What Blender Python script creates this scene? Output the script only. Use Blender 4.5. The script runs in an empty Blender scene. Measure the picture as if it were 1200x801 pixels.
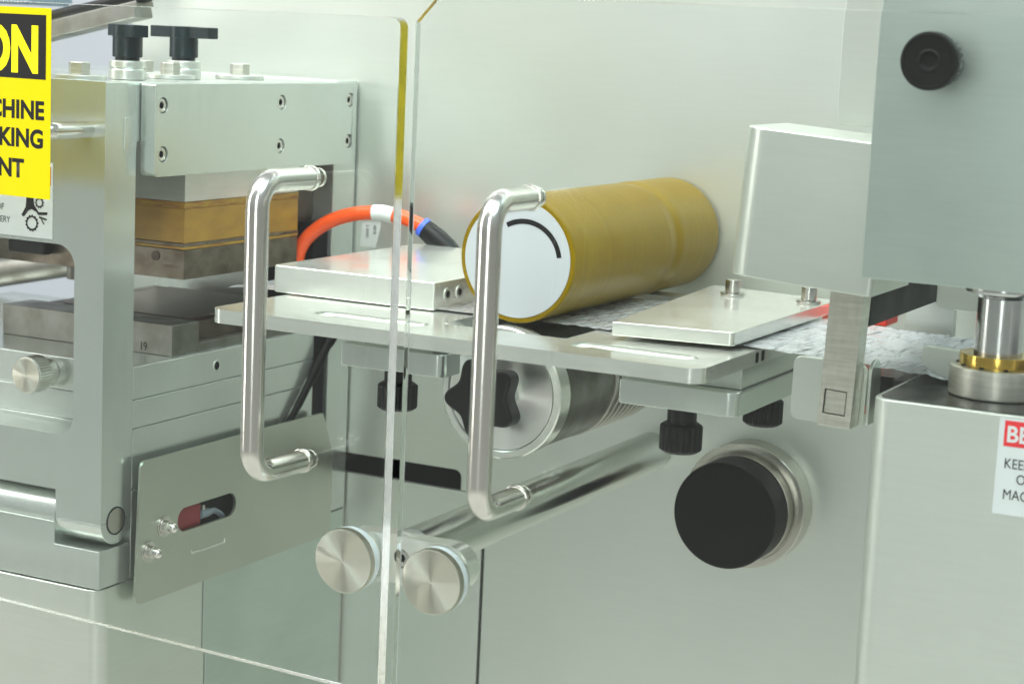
import bpy, bmesh, math, random
from mathutils import Vector, Matrix
random.seed(7)
S = 0.001                      # everything below is written in millimetres
scene = bpy.context.scene
C = scene.collection
PI = math.pi

# ------------------------------------------------------------------ camera
cam_d = bpy.data.cameras.new('camera')
cam = bpy.data.objects.new('camera', cam_d); C.objects.link(cam)
cam_d.sensor_width = 36.0
cam_d.lens = 36.0 * 2301.5 / 1200.0
cam_d.clip_start = 0.02; cam_d.clip_end = 60
yaw, pitch, roll = -0.47089445, -0.1569958, 0.04482799
cy_, sy_, cp_, sp_ = math.cos(yaw), math.sin(yaw), math.cos(pitch), math.sin(pitch)
fwd = Vector((sy_*cp_, cy_*cp_, sp_)); rgt = Vector((cy_, -sy_, 0)); upv = rgt.cross(fwd)
rt = rgt*math.cos(roll) + upv*math.sin(roll); uu = upv*math.cos(roll) - rgt*math.sin(roll)
cam.matrix_world = Matrix(((rt.x, uu.x, -fwd.x, 0.4135635), (rt.y, uu.y, -fwd.y, -0.9996703),
                           (rt.z, uu.z, -fwd.z, 0.1353805), (0, 0, 0, 1)))
cam_d.dof.use_dof = True
cam_d.dof.focus_distance = 0.93
cam_d.dof.aperture_fstop = 16
scene.camera = cam

# ------------------------------------------------------------------ light
w = bpy.data.worlds.new('World'); scene.world = w; w.use_nodes = True
nt = w.node_tree; nt.nodes.clear()
tc = nt.nodes.new('ShaderNodeTexCoord'); sep = nt.nodes.new('ShaderNodeSeparateXYZ')
mr = nt.nodes.new('ShaderNodeMapRange'); mr.inputs[1].default_value = -1; mr.inputs[2].default_value = 1
rmp = nt.nodes.new('ShaderNodeValToRGB')
els = rmp.color_ramp.elements
els[0].position = 0.0; els[0].color = (1.44, 1.50, 1.36, 1)
els[1].position = 1.0; els[1].color = (0.80, 0.88, 0.88, 1)
for p_, c_ in ((0.24, (1.50, 1.55, 1.40, 1)), (0.34, (0.86, 0.90, 0.83, 1)), (0.42, (0.55, 0.575, 0.54, 1)), (0.50, (0.58, 0.61, 0.585, 1)), (0.60, (0.70, 0.75, 0.74, 1))):
    e_ = els.new(p_); e_.color = c_
bg = nt.nodes.new('ShaderNodeBackground'); bg.inputs[1].default_value = 0.60
out = nt.nodes.new('ShaderNodeOutputWorld')
nt.links.new(tc.outputs['Generated'], sep.inputs[0]); nt.links.new(sep.outputs[2], mr.inputs[0])
nt.links.new(mr.outputs[0], rmp.inputs[0]); nt.links.new(rmp.outputs[0], bg.inputs[0]); nt.links.new(bg.outputs[0], out.inputs[0])

def lamp(name, loc, target, sx, sy, power, col):
    d = bpy.data.lights.new(name, 'AREA'); d.shape = 'RECTANGLE'; d.size = sx; d.size_y = sy
    d.energy = power; d.color = col
    o = bpy.data.objects.new(name, d); C.objects.link(o); o.location = loc
    o.rotation_euler = (Vector(target) - Vector(loc)).to_track_quat('-Z', 'Y').to_euler()
    return o
lamp('hall_lamp', (-0.2, -1.3, 2.3), (0, -0.1, 0), 2.6, 1.2, 92, (1.0, 1.0, 0.99))
lamp('hall_lamp', (1.7, -1.3, 2.5), (0.0, -0.1, 0), 1.6, 1.4, 55, (0.72, 0.97, 0.98))
lamp('hall_lamp', (-1.9, -1.2, 2.4), (0.0, -0.2, -0.05), 1.4, 1.6, 76, (1.0, 1.0, 0.97))
lamp('added_streak_strip', (-2.3, -1.6, 0.5), (0, -0.3, 0), 0.35, 2.2, 24, (1.0, 0.98, 0.92))  # added strip light, there to draw upright streaks on the handles
lamp('added_streak_strip', (0.75, -2.6, 0.6), (0, -0.3, 0), 0.35, 2.0, 20, (0.95, 1.0, 0.98))  # second added strip, for streaks from the other side

scene.view_settings.view_transform = 'Standard'
scene.view_settings.look = 'None'
scene.view_settings.exposure = 0.12
scene.view_settings.gamma = 1
scene.render.engine = 'CYCLES'
cy = scene.cycles
cy.max_bounces = 64; cy.transmission_bounces = 64; cy.glossy_bounces = 64; cy.diffuse_bounces = 4; cy.transparent_max_bounces = 12
cy.caustics_reflective = True; cy.caustics_refractive = True; cy.blur_glossy = 0.2
cy.sample_clamp_indirect = 4
cy.use_denoising = True; cy.denoiser = 'OPENIMAGEDENOISE'; cy.denoising_input_passes = 'RGB_ALBEDO_NORMAL'

# ------------------------------------------------------------------ materials
def principled(name, col, rough=0.5, metal=0.0, **kw):
    m = bpy.data.materials.new(name); m.use_nodes = True
    b = m.node_tree.nodes['Principled BSDF']
    b.inputs['Base Color'].default_value = (*col, 1); b.inputs['Roughness'].default_value = rough
    b.inputs['Metallic'].default_value = metal
    for k, v in kw.items(): b.inputs[k].default_value = v
    return m
def vary(m, scale=(60, 60, 60), detail=4, col=None, amt=0.15, rough=0.1, bump=0.0, bumpscale=None, dist=0.0002, streak=None, samt=0.05):
    """grain: stretched noise drives a little colour, roughness and relief"""
    n = m.node_tree; L = n.links; b = n.nodes['Principled BSDF']
    t = n.nodes.new('ShaderNodeTexCoord'); mp = n.nodes.new('ShaderNodeMapping'); mp.inputs['Scale'].default_value = scale
    L.new(t.outputs['Object'], mp.inputs[0])
    no = n.nodes.new('ShaderNodeTexNoise'); no.inputs['Scale'].default_value = 1; no.inputs['Detail'].default_value = detail
    L.new(mp.outputs[0], no.inputs[0])
    base = list(b.inputs['Base Color'].default_value)[:3]
    c2 = col or [x*(1-amt) for x in base]
    mx = n.nodes.new('ShaderNodeMix'); mx.data_type = 'RGBA'
    mx.inputs[6].default_value = (*base, 1); mx.inputs[7].default_value = (*c2, 1)
    cr = n.nodes.new('ShaderNodeMapRange'); cr.inputs[1].default_value = 0.35; cr.inputs[2].default_value = 0.68
    L.new(no.outputs[0], cr.inputs[0]); L.new(cr.outputs[0], mx.inputs[0]); L.new(mx.outputs[2], b.inputs['Base Color'])
    if streak:      # fine brushed grain, a few tenths of a millimetre wide
        mp3 = n.nodes.new('ShaderNodeMapping'); mp3.inputs['Scale'].default_value = streak; L.new(t.outputs['Object'], mp3.inputs[0])
        n3 = n.nodes.new('ShaderNodeTexNoise'); n3.inputs['Scale'].default_value = 1; n3.inputs['Detail'].default_value = 2; L.new(mp3.outputs[0], n3.inputs[0])
        m3 = n.nodes.new('ShaderNodeMapRange'); m3.inputs[1].default_value = 0.3; m3.inputs[2].default_value = 0.7
        m3.inputs[3].default_value = 1-samt; m3.inputs[4].default_value = 1+samt; L.new(n3.outputs[0], m3.inputs[0])
        ml = n.nodes.new('ShaderNodeMix'); ml.data_type = 'RGBA'; ml.blend_type = 'MULTIPLY'; ml.inputs[0].default_value = 1
        L.new(mx.outputs[2], ml.inputs[6]); L.new(m3.outputs[0], ml.inputs[7]); L.new(ml.outputs[2], b.inputs['Base Color'])
    r0 = b.inputs['Roughness'].default_value
    rr = n.nodes.new('ShaderNodeMapRange'); rr.inputs[1].default_value = 0.3; rr.inputs[2].default_value = 0.7
    rr.inputs[3].default_value = max(0.02, r0-rough); rr.inputs[4].default_value = r0+rough
    L.new(no.outputs[0], rr.inputs[0]); L.new(rr.outputs[0], b.inputs['Roughness'])
    if bump:
        mp2 = n.nodes.new('ShaderNodeMapping'); mp2.inputs['Scale'].default_value = bumpscale or scale
        L.new(t.outputs['Object'], mp2.inputs[0])
        n2 = n.nodes.new('ShaderNodeTexNoise'); n2.inputs['Scale'].default_value = 1; n2.inputs['Detail'].default_value = 3
        L.new(mp2.outputs[0], n2.inputs[0])
        bp = n.nodes.new('ShaderNodeBump'); bp.inputs['Strength'].default_value = bump; bp.inputs['Distance'].default_value = dist
        L.new(n2.outputs[0], bp.inputs['Height']); L.new(bp.outputs[0], b.inputs['Normal'])
    return m
M = {}
M['wall'] = vary(principled('brushed_wall', (0.675, 0.715, 0.66), 0.34, 0.76), (7, 7, 9), amt=0.06, rough=0.05, streak=(30, 30, 620), samt=0.012)
M['steel'] = vary(principled('brushed_steel', (0.62, 0.64, 0.59), 0.32, 0.72), (40, 40, 40), amt=0.10, rough=0.035, streak=(40, 40, 500), samt=0.03)
M['steel_h'] = vary(principled('brushed_steel_deck', (0.80, 0.82, 0.755), 0.20, 0.72), (30, 30, 30), amt=0.07, rough=0.05, streak=(40, 500, 300), samt=0.04)
M['alu'] = vary(principled('anodised_aluminium', (0.61, 0.655, 0.61), 0.225, 0.78), (14, 14, 14), amt=0.06, rough=0.025, streak=(420, 420, 25), samt=0.013)
M['sheet'] = vary(principled('satin_sheet_steel', (0.645, 0.685, 0.625), 0.33, 0.82), (12, 12, 12), amt=0.08, rough=0.045, streak=(40, 40, 520), samt=0.014)
M['mirror_sheet'] = vary(principled('cool_rolled_sheet', (0.56, 0.645, 0.59), 0.34, 0.95), (14, 14, 14), amt=0.12, rough=0.05, streak=(40, 40, 520), samt=0.02)
M['pale_sheet'] = vary(principled('bright_satin_sheet', (0.68, 0.715, 0.655), 0.34, 0.62), (12, 12, 12), amt=0.06, rough=0.05, streak=(40, 40, 520), samt=0.014)
M['dark_sheet'] = vary(principled('grey_satin_sheet', (0.53, 0.56, 0.485), 0.33, 0.95), (14, 14, 14), amt=0.08, rough=0.045)
M['satin_rod'] = vary(principled('satin_rod_steel', (0.62, 0.64, 0.595), 0.205, 1.0), (60, 8, 60), amt=0.12, rough=0.04)
M['bar'] = vary(principled('ground_bar_steel', (0.60, 0.59, 0.52), 0.35, 0.75), (300, 300, 120), amt=0.12, rough=0.06, streak=(60, 60, 700), samt=0.12)
M['polish'] = vary(principled('polished_steel', (0.66, 0.65, 0.605), 0.19, 1), (90, 90, 15), amt=0.15, rough=0.06, bump=0.05, bumpscale=(500, 500, 30))
M['ground'] = vary(principled('ground_shaft_steel', (0.60, 0.61, 0.60), 0.20, 1), (60, 6, 60), amt=0.15, rough=0.06)
M['die'] = vary(principled('heat_stained_steel', (0.25, 0.22, 0.175), 0.39, 1), (70, 70, 110), detail=6, col=(0.13, 0.105, 0.075), rough=0.1)
M['die2'] = vary(principled('grey_tool_steel', (0.25, 0.25, 0.23), 0.42, 1), (60, 60, 60), detail=6, col=(0.17, 0.165, 0.14), rough=0.1)
M['burnt'] = vary(principled('burnt_brown_steel', (0.13, 0.105, 0.085), 0.41, 1), (60, 60, 60), detail=5, col=(0.07, 0.055, 0.045), rough=0.1)
M['orange'] = vary(principled('amber_insulation_board', (0.335, 0.185, 0.022), 0.42), (60, 60, 130), detail=6, col=(0.25, 0.13, 0.016), rough=0.06)
M['orange2'] = vary(principled('amber_board_edge', (0.36, 0.22, 0.02), 0.4), (120, 120, 700), detail=6, col=(0.19, 0.06, 0.012), rough=0.1)
M['amber'] = principled('amber_rubber', (0.165, 0.107, 0.0003), 0.30)
M['amber_end'] = principled('amber_rubber_edge', (0.38, 0.25, 0.012), 0.4)
M['white'] = principled('white_plastic', (0.385, 0.41, 0.42), 0.45)
M['nylon'] = principled('white_nylon', (0.68, 0.75, 0.78), 0.4)
M['black'] = vary(principled('black_plastic', (0.005, 0.0055, 0.0055), 0.42), (200, 200, 200), amt=0.3, rough=0.08)
M['rubber'] = vary(principled('black_rubber', (0.0035, 0.0035, 0.003), 0.5), (40, 40, 40), amt=0.4, rough=0.1)
M['darkoxide'] = vary(principled('dark_painted_metal', (0.006, 0.015, 0.017), 0.38), (150, 150, 150), amt=0.3, rough=0.1)
M['void'] = principled('gap_shade_black', (0.006, 0.007, 0.008), 0.6)
M['knurl'] = principled('knurled_steel', (0.50, 0.49, 0.45), 0.38, 1)
M['brass'] = vary(principled('brass', (0.62, 0.42, 0.09), 0.18, 1), (90, 90, 90), amt=0.2, rough=0.08)
M['hose'] = principled('orange_hose', (0.80, 0.085, 0.012), 0.32)
M['tag'] = principled('paper_tag', (0.66, 0.68, 0.66), 0.6)
M['blue'] = principled('blue_plastic', (0.05, 0.12, 0.62), 0.4)
M['red'] = principled('red_plastic', (0.62, 0.035, 0.02), 0.42)
M['darkred'] = principled('dark_red_plastic', (0.22, 0.008, 0.014), 0.35)
M['greyplastic'] = principled('grey_plastic', (0.18, 0.23, 0.27), 0.4)
M['yellow'] = principled('yellow_vinyl', (0.68, 0.585, 0.0), 0.35)
M['ink'] = principled('black_ink', (0.005, 0.005, 0.005), 0.5)
M['yink'] = principled('yellow_ink', (0.82, 0.70, 0.005), 0.4)
M['vinyl'] = principled('white_vinyl', (0.74, 0.78, 0.78), 0.4)
M['redink'] = principled('red_ink', (0.68, 0.022, 0.03), 0.4)
M['pale'] = principled('pale_backdrop', (0.31, 0.325, 0.36), 0.8)
M['acrylic'] = principled('clear_acrylic', (0.97, 0.99, 0.985), 0.0, 0, **{'Transmission Weight': 1.0, 'IOR': 1.36})
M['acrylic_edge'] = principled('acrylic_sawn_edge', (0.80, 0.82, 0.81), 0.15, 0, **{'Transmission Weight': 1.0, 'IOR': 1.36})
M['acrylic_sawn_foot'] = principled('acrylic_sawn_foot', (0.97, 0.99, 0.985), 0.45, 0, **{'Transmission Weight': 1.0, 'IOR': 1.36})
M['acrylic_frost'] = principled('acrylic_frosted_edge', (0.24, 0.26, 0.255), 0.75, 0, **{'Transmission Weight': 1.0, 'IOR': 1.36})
M['collar_steel'] = principled('dimmed_collar_steel', (0.46, 0.45, 0.40), 0.24, 1)  # base colour darkened for the dim side the wheel collar mirrors
M['copper'] = principled('dull_copper', (0.10, 0.06, 0.045), 0.35, 1)
M['darkplate'] = vary(principled('dark_oiled_steel', (0.022, 0.022, 0.019), 0.20, 0.0), (60, 60, 60), amt=0.35, rough=0.06)

for k, v in (('black', 0.25), ('rubber', 0.12), ('darkoxide', 0.3), ('void', 0.1), ('ink', 0.2), ('darkplate', 0.45), ('yellow', 0.12), ('yink', 0.12), ('white', 0.25)):
    M[k].node_tree.nodes['Principled BSDF'].inputs['Specular IOR Level'].default_value = v

n_ = M['yellow'].node_tree      # thin vinyl lets some light through to its back
tl = n_.nodes.new('ShaderNodeBsdfTranslucent'); tl.inputs[0].default_value = (0.95, 0.84, 0.0, 1)
mxs = n_.nodes.new('ShaderNodeMixShader'); mxs.inputs[0].default_value = 0.32
n_.links.new(n_.nodes['Principled BSDF'].outputs[0], mxs.inputs[1]); n_.links.new(tl.outputs[0], mxs.inputs[2])
n_.links.new(mxs.outputs[0], n_.nodes['Material Output'].inputs[0])

# amber roller: fine turned rings
def rings(m, freq, strength, dist):
    n = m.node_tree; L = n.links; b = n.nodes['Principled BSDF']
    t = n.nodes.new('ShaderNodeTexCoord')
    mp = n.nodes.new('ShaderNodeMapping'); mp.inputs['Scale'].default_value = (6, freq, 6); L.new(t.outputs['Object'], mp.inputs[0])
    no = n.nodes.new('ShaderNodeTexNoise'); no.inputs['Scale'].default_value = 1; no.inputs['Detail'].default_value = 4
    L.new(mp.outputs[0], no.inputs[0])
    bp = n.nodes.new('ShaderNodeBump'); bp.inputs['Strength'].default_value = strength; bp.inputs['Distance'].default_value = dist
    L.new(no.outputs[0], bp.inputs['Height']); L.new(bp.outputs[0], b.inputs['Normal'])
    c0 = list(b.inputs['Base Color'].default_value)[:3]
    mx = n.nodes.new('ShaderNodeMix'); mx.data_type = 'RGBA'
    mx.inputs[6].default_value = (*[c*0.84 for c in c0], 1); mx.inputs[7].default_value = (*[min(1, c*1.12) for c in c0], 1)
    L.new(no.outputs[0], mx.inputs[0])
    # dusty cloudy wear
    n2 = n.nodes.new('ShaderNodeTexNoise'); n2.inputs['Scale'].default_value = 38; n2.inputs['Detail'].default_value = 6; L.new(t.outputs['Object'], n2.inputs[0])
    cr = n.nodes.new('ShaderNodeMapRange'); cr.inputs[1].default_value = 0.52; cr.inputs[2].default_value = 0.8; cr.inputs[4].default_value = 0.20
    L.new(n2.outputs[0], cr.inputs[0])
    m2 = n.nodes.new('ShaderNodeMix'); m2.data_type = 'RGBA'; m2.inputs[7].default_value = (0.26, 0.20, 0.03, 1)
    L.new(cr.outputs[0], m2.inputs[0]); L.new(mx.outputs[2], m2.inputs[6]); L.new(m2.outputs[2], b.inputs['Base Color'])
rings(M['amber'], 260, 0.25, 0.0004)
M['amber'].node_tree.nodes['Principled BSDF'].inputs['Specular IOR Level'].default_value = 0.08

# turned (radially brushed) end faces: anisotropic highlight round the axis
def turned(name, col, rough, wedge=True):
    m = principled(name, col, rough, 1); n = m.node_tree; L = n.links; b = n.nodes['Principled BSDF']
    b.inputs['Anisotropic'].default_value = 1.0
    tg = n.nodes.new('ShaderNodeTangent'); tg.direction_type = 'RADIAL'; tg.axis = 'Y'
    L.new(tg.outputs[0], b.inputs['Tangent'])
    return m
M['turned'] = turned('turned_steel_face', (0.76, 0.735, 0.63), 0.52)
M['dish'] = turned('turned_aluminium_dish', (0.68, 0.69, 0.65), 0.34)

# printed foil film
def film_mat():
    m = principled('printed_foil', (0.62, 0.65, 0.68), 0.17, 0.48); n = m.node_tree; L = n.links; b = n.nodes['Principled BSDF']
    t = n.nodes.new('ShaderNodeTexCoord'); mp = n.nodes.new('ShaderNodeMapping'); mp.inputs['Rotation'].default_value = (0, 0, 0.9)
    mp.inputs['Scale'].default_value = (230, 42, 100); L.new(t.outputs['Object'], mp.inputs[0])
    no = n.nodes.new('ShaderNodeTexNoise'); no.inputs['Scale'].default_value = 1; no.inputs['Detail'].default_value = 6; no.inputs['Roughness'].default_value = 0.7
    L.new(mp.outputs[0], no.inputs[0])
    r = n.nodes.new('ShaderNodeValToRGB'); e = r.color_ramp.elements
    e[0].position = 0.36; e[0].color = (0.06, 0.07, 0.10, 1); e[1].position = 0.74; e[1].color = (0.40, 0.14, 0.16, 1)
    for p, c in ((0.41, (0.50, 0.54, 0.58, 1)), (0.52, (0.74, 0.78, 0.82, 1)), (0.66, (0.52, 0.50, 0.53, 1))):
        x = e.new(p); x.color = c
    L.new(no.outputs[0], r.inputs[0]); L.new(r.outputs[0], b.inputs['Base Color'])
    n2 = n.nodes.new('ShaderNodeTexNoise'); n2.inputs['Scale'].default_value = 85; n2.inputs['Detail'].default_value = 2.5; L.new(t.outputs['Object'], n2.inputs[0])
    bp = n.nodes.new('ShaderNodeBump'); bp.inputs['Strength'].default_value = 0.55; bp.inputs['Distance'].default_value = 0.0012
    L.new(n2.outputs[0], bp.inputs['Height']); L.new(bp.outputs[0], b.inputs['Normal'])
    return m
M['film'] = film_mat()

# ------------------------------------------------------------------ geometry helpers (mm)
def weighted_normals(me, ang):
    """big flat faces keep their own normal; only the bevels and rounds between them blend"""
    if len(me.loops) > 60000: return
    at_v = [[] for _ in me.vertices]; fn = [p.normal.copy() for p in me.polygons]; fa = [p.area for p in me.polygons]
    for p in me.polygons:
        for v in p.vertices: at_v[v].append(p.index)
    lim = math.cos(math.radians(ang)); out_ = [None]*len(me.loops)
    for p in me.polygons:
        n0 = fn[p.index]
        for li in p.loop_indices:
            q = Vector((0, 0, 0))
            for k in at_v[me.loops[li].vertex_index]:
                if fn[k].dot(n0) >= lim: q += fn[k]*(fa[k] + 1e-12)
            out_[li] = q.normalized() if q.length > 0 else n0
    me.normals_split_custom_set(out_)
def fin(bm, name, mat, parent=None, smooth=50, flat=False):
    """links bm as ONE mesh object, its origin at its own middle"""
    bmesh.ops.recalc_face_normals(bm, faces=bm.faces)
    lo = Vector((1e9,)*3); hi = -lo
    for v in bm.verts:
        for i in range(3):
            lo[i] = min(lo[i], v.co[i]); hi[i] = max(hi[i], v.co[i])
    c = (lo+hi)/2
    for v in bm.verts: v.co = (v.co - c)*S
    me = bpy.data.meshes.new(name); bm.to_mesh(me); bm.free()
    if not flat:
        for p in me.polygons: p.use_smooth = True
        weighted_normals(me, smooth)
    mats = mat if isinstance(mat, (list, tuple)) else [mat]
    for k in mats: me.materials.append(M[k])
    o = bpy.data.objects.new(name, me); C.objects.link(o)
    place(o, c*S, parent)
    return o
def world_loc(o):
    v = o.location.copy()
    while o.parent: o = o.parent; v += o.location
    return v
def place(o, loc, parent=None):
    if parent:
        o.parent = parent; o.location = Vector(loc) - world_loc(parent)
    else: o.location = loc
def tag(o, label=None, cat=None, group=None, kind=None):
    if label: o['label'] = label
    if cat: o['category'] = cat
    if group: o['group'] = group
    if kind: o['kind'] = kind
    return o
def thing(name, loc, label, cat, group=None):
    o = bpy.data.objects.new(name, None); C.objects.link(o); o.location = Vector(loc)*S
    o.empty_display_size = 0.01
    return tag(o, label, cat, group)
def clone(o, dloc, parent=None):
    """copy of an object and all below it, moved by dloc (mm)"""
    c = o.copy(); C.objects.link(c)
    if parent is None and o.parent is None: c.location = o.location + Vector(dloc)*S
    else:
        c.parent = parent; c.location = o.location + Vector(dloc)*S
    for ch in o.children: clone_child(ch, c)
    return c
def clone_child(o, parent):
    c = o.copy(); C.objects.link(c); c.parent = parent
    for ch in o.children: clone_child(ch, c)
    return c
def bevel_sharp(bm, width, seg=2, ang=40):
    if width <= 0: return
    es = [e for e in bm.edges if len(e.link_faces) == 2 and e.calc_face_angle(0) > math.radians(ang)]
    bmesh.ops.bevel(bm, geom=es, offset=width, segments=seg, profile=0.5, affect='EDGES', clamp_overlap=True)
def box_bm(x0, x1, y0, y1, z0, z1, bev=0.5, seg=2, bm=None):
    b = bm or bmesh.new(); nb = bmesh.new()
    m = Matrix.Translation(((x0+x1)/2, (y0+y1)/2, (z0+z1)/2)) @ Matrix.Diagonal((x1-x0, y1-y0, z1-z0, 1))
    bmesh.ops.create_cube(nb, size=1, matrix=m)
    bevel_sharp(nb, bev, seg)
    if bm is None: b.free(); return nb
    merge(b, nb); return b
def merge(a, b):
    me = bpy.data.meshes.new('tmp'); b.to_mesh(me); b.free(); a.from_mesh(me); bpy.data.meshes.remove(me); return a
def box(name, mat, x0, x1, y0, y1, z0, z1, bev=0.5, parent=None, seg=2):
    return fin(box_bm(x0, x1, y0, y1, z0, z1, bev, seg), name, mat, parent)
def rounded(pts, radii, seg=6):
    """2-D polygon with each corner rounded by its radius"""
    n = len(pts); o = []
    rs = radii if isinstance(radii, (list, tuple)) else [radii]*n
    for i in range(n):
        p = Vector(pts[i]); a = Vector(pts[i-1]); b = Vector(pts[(i+1) % n]); r = rs[i]
        if r <= 0: o.append(tuple(p)); continue
        u = (a-p).normalized(); v = (b-p).normalized()
        half = math.acos(max(-1, min(1, u.dot(v))))/2
        d = r/math.tan(half); c = p + (u+v).normalized()*(r/math.sin(half))
        s = p + u*d; e = p + v*d
        a0 = math.atan2(s.y-c.y, s.x-c.x); a1 = math.atan2(e.y-c.y, e.x-c.x)
        da = (a1-a0+PI) % (2*PI) - PI
        for k in range(seg+1): o.append((c.x + r*math.cos(a0+da*k/seg), c.y + r*math.sin(a0+da*k/seg)))
    return o
def circle2(cx, cy, r, n=24, ph=0): return [(cx + r*math.cos(2*PI*i/n+ph), cy + r*math.sin(2*PI*i/n+ph)) for i in range(n)]
def stadium(x0, x1, y0, y1, seg=10):
    r = (y1-y0)/2 * 0.999
    return rounded([(x0, y0), (x1, y0), (x1, y1), (x0, y1)], r, seg)
AX = {'x': lambda u, v, t: (t, u, v), 'y': lambda u, v, t: (u, t, v), 'z': lambda u, v, t: (u, v, t)}
def prism_bm(outer, axis, t0, t1, holes=(), bev=0.4, seg=2):
    """2-D outline (with holes) pushed along an axis; outline (u,v) is (y,z) for x, (x,z) for y, (x,y) for z"""
    bm = bmesh.new(); f = AX[axis]; es = []
    for loop in [outer, *holes]:
        vs = [bm.verts.new(f(u, v, t0)) for u, v in loop]
        for i in range(len(vs)): es.append(bm.edges.new((vs[i-1], vs[i])))
    if holes: fs = [g for g in bmesh.ops.triangle_fill(bm, use_beauty=True, use_dissolve=False, edges=es)['geom'] if isinstance(g, bmesh.types.BMFace)]
    else: fs = [bm.faces.new([e.verts[1] for e in es])]
    r = bmesh.ops.extrude_face_region(bm, geom=fs)
    d = Vector(f(0, 0, t1)) - Vector(f(0, 0, t0))
    for g in r['geom']:
        if isinstance(g, bmesh.types.BMVert): g.co += d
    bmesh.ops.recalc_face_normals(bm, faces=bm.faces)
    if bev > 0:
        es = []
        for e in bm.edges:
            if len(e.link_faces) == 2 and e.calc_face_angle(0) > math.radians(50): es.append(e)
        bmesh.ops.bevel(bm, geom=es, offset=bev, segments=seg, profile=0.5, affect='EDGES', clamp_overlap=True)
    return bm
def prism(name, mat, outer, axis, t0, t1, holes=(), bev=0.4, parent=None, seg=2, smooth=50):
    return fin(prism_bm(outer, axis, t0, t1, holes, bev, seg), name, mat, parent, smooth)
def lathe_bm(prof, axis, c, n=48, bm=None):
    """profile [(radius, along)] spun round an axis through c; closed with end caps where r>0"""
    bm = bm or bmesh.new(); f = AX[axis]; rings_ = []
    for r, t in prof:
        if r < 1e-6: rings_.append([bm.verts.new(Vector(f(0, 0, t)) + Vector(c))])
        else: rings_.append([bm.verts.new(Vector(f(r*math.cos(2*PI*i/n), r*math.sin(2*PI*i/n), t)) + Vector(c)) for i in range(n)])
    for a, b in zip(rings_, rings_[1:]):
        for i in range(n):
            j = (i+1) % n
            if len(a) == 1 and len(b) == 1: continue
            if len(a) == 1: bm.faces.new((a[0], b[i], b[j]))
            elif len(b) == 1: bm.faces.new((a[i], a[j], b[0]))
            else: bm.faces.new((a[i], a[j], b[j], b[i]))
    for ring in (rings_[0], rings_[-1]):
        if len(ring) > 1: bm.faces.new(ring)
    return bm
def lathe(name, mat, prof, axis, c, n=48, parent=None, smooth=30):
    return fin(lathe_bm(prof, axis, c, n), name, mat, parent, smooth)
def cyl_prof(r, a, b, ch=0.4):
    s = 1 if b > a else -1
    return [(r-ch, a), (r-ch*0.3, a+s*ch*0.3), (r, a+s*ch), (r, b-s*ch), (r-ch*0.3, b-s*ch*0.3), (r-ch, b)]
def tube_bm(path, r, n=20, caps=True, bm=None):
    bm = bm or bmesh.new(); P = [Vector(p) for p in path]; prev = None; last = None
    rr = r if isinstance(r, (list, tuple)) else [r]*len(P)
    for i, p in enumerate(P):
        t = (P[min(i+1, len(P)-1)] - P[max(i-1, 0)]).normalized()
        if prev is None:
            a = Vector((0, 0, 1)) if abs(t.z) < 0.9 else Vector((1, 0, 0))
            u = t.cross(a).normalized()
        else: u = (prev - t*prev.dot(t)).normalized()
        prev = u; v = t.cross(u)
        ring = [bm.verts.new(p + (u*math.cos(2*PI*k/n) + v*math.sin(2*PI*k/n))*rr[i]) for k in range(n)]
        if last:
            for k in range(n): bm.faces.new((last[k-1], last[k], ring[k], ring[k-1]))
        elif caps: bm.faces.new(ring)
        last = ring
    if caps: bm.faces.new(last)
    return bm
def tube(name, mat, path, r, parent=None, n=20): return fin(tube_bm(path, r, n), name, mat, parent, 50)
def spline(pts, k=8):
    P = [Vector(p) for p in pts]; P = [P[0]*2-P[1]] + P + [P[-1]*2-P[-2]]; o = []
    for i in range(1, len(P)-2):
        a, b, c, d = P[i-1:i+3]
        for j in range(k):
            t = j/k
            o.append(0.5*((2*b) + (c-a)*t + (2*a-5*b+4*c-d)*t*t + (3*b-a-3*c+d)*t**3))
    o.append(P[-2]); return o
def fillet_path(pts, r, seg=8):
    o = [Vector(pts[0])]
    for a, p, b in zip(pts, pts[1:], pts[2:]):
        a, p, b = Vector(a), Vector(p), Vector(b); u = (a-p).normalized(); v = (b-p).normalized()
        half = u.angle(v)/2; d = r/math.tan(half); c = p + (u+v).normalized()*(r/math.sin(half))
        s = p+u*d-c; e = p+v*d-c; ang = s.angle(e); ax = s.cross(e).normalized()
        for k in range(seg+1): o.append(c + Matrix.Rotation(ang*k/seg, 3, ax) @ s)
    o.append(Vector(pts[-1])); return o
def transform(bm, m, pivot):
    T = Matrix.Translation(pivot) @ m @ Matrix.Translation(-Vector(pivot))
    bmesh.ops.transform(bm, matrix=T, verts=bm.verts); return bm
def knurled_bm(r, a, b, axis, c, teeth=36, depth=0.5, ch=0.6, dup=2):
    """grooved cylinder: teeth cut along the side"""
    n = teeth*2*dup//2; n = teeth*4; bm = bmesh.new(); f = AX[axis]; rs = []
    s = 1 if b > a else -1
    for off, t in ((-ch-depth, a), (-depth*0.2, a+s*ch), (0, a+s*ch*1.4), (0, b-s*ch*1.4), (-depth*0.2, b-s*ch), (-ch-depth, b)):
        ring = []
        for i in range(n):
            g = depth if (i % 4 in (2, 3)) else 0
            q = r + off - (g if off > -depth else 0)
            ring.append(bm.verts.new(Vector(f(q*math.cos(2*PI*i/n), q*math.sin(2*PI*i/n), t)) + Vector(c)))
        rs.append(ring)
    for p, q in zip(rs, rs[1:]):
        for i in range(n): bm.faces.new((p[i-1], p[i], q[i], q[i-1]))
    bm.faces.new(rs[0]); bm.faces.new(rs[-1]); return bm
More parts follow.
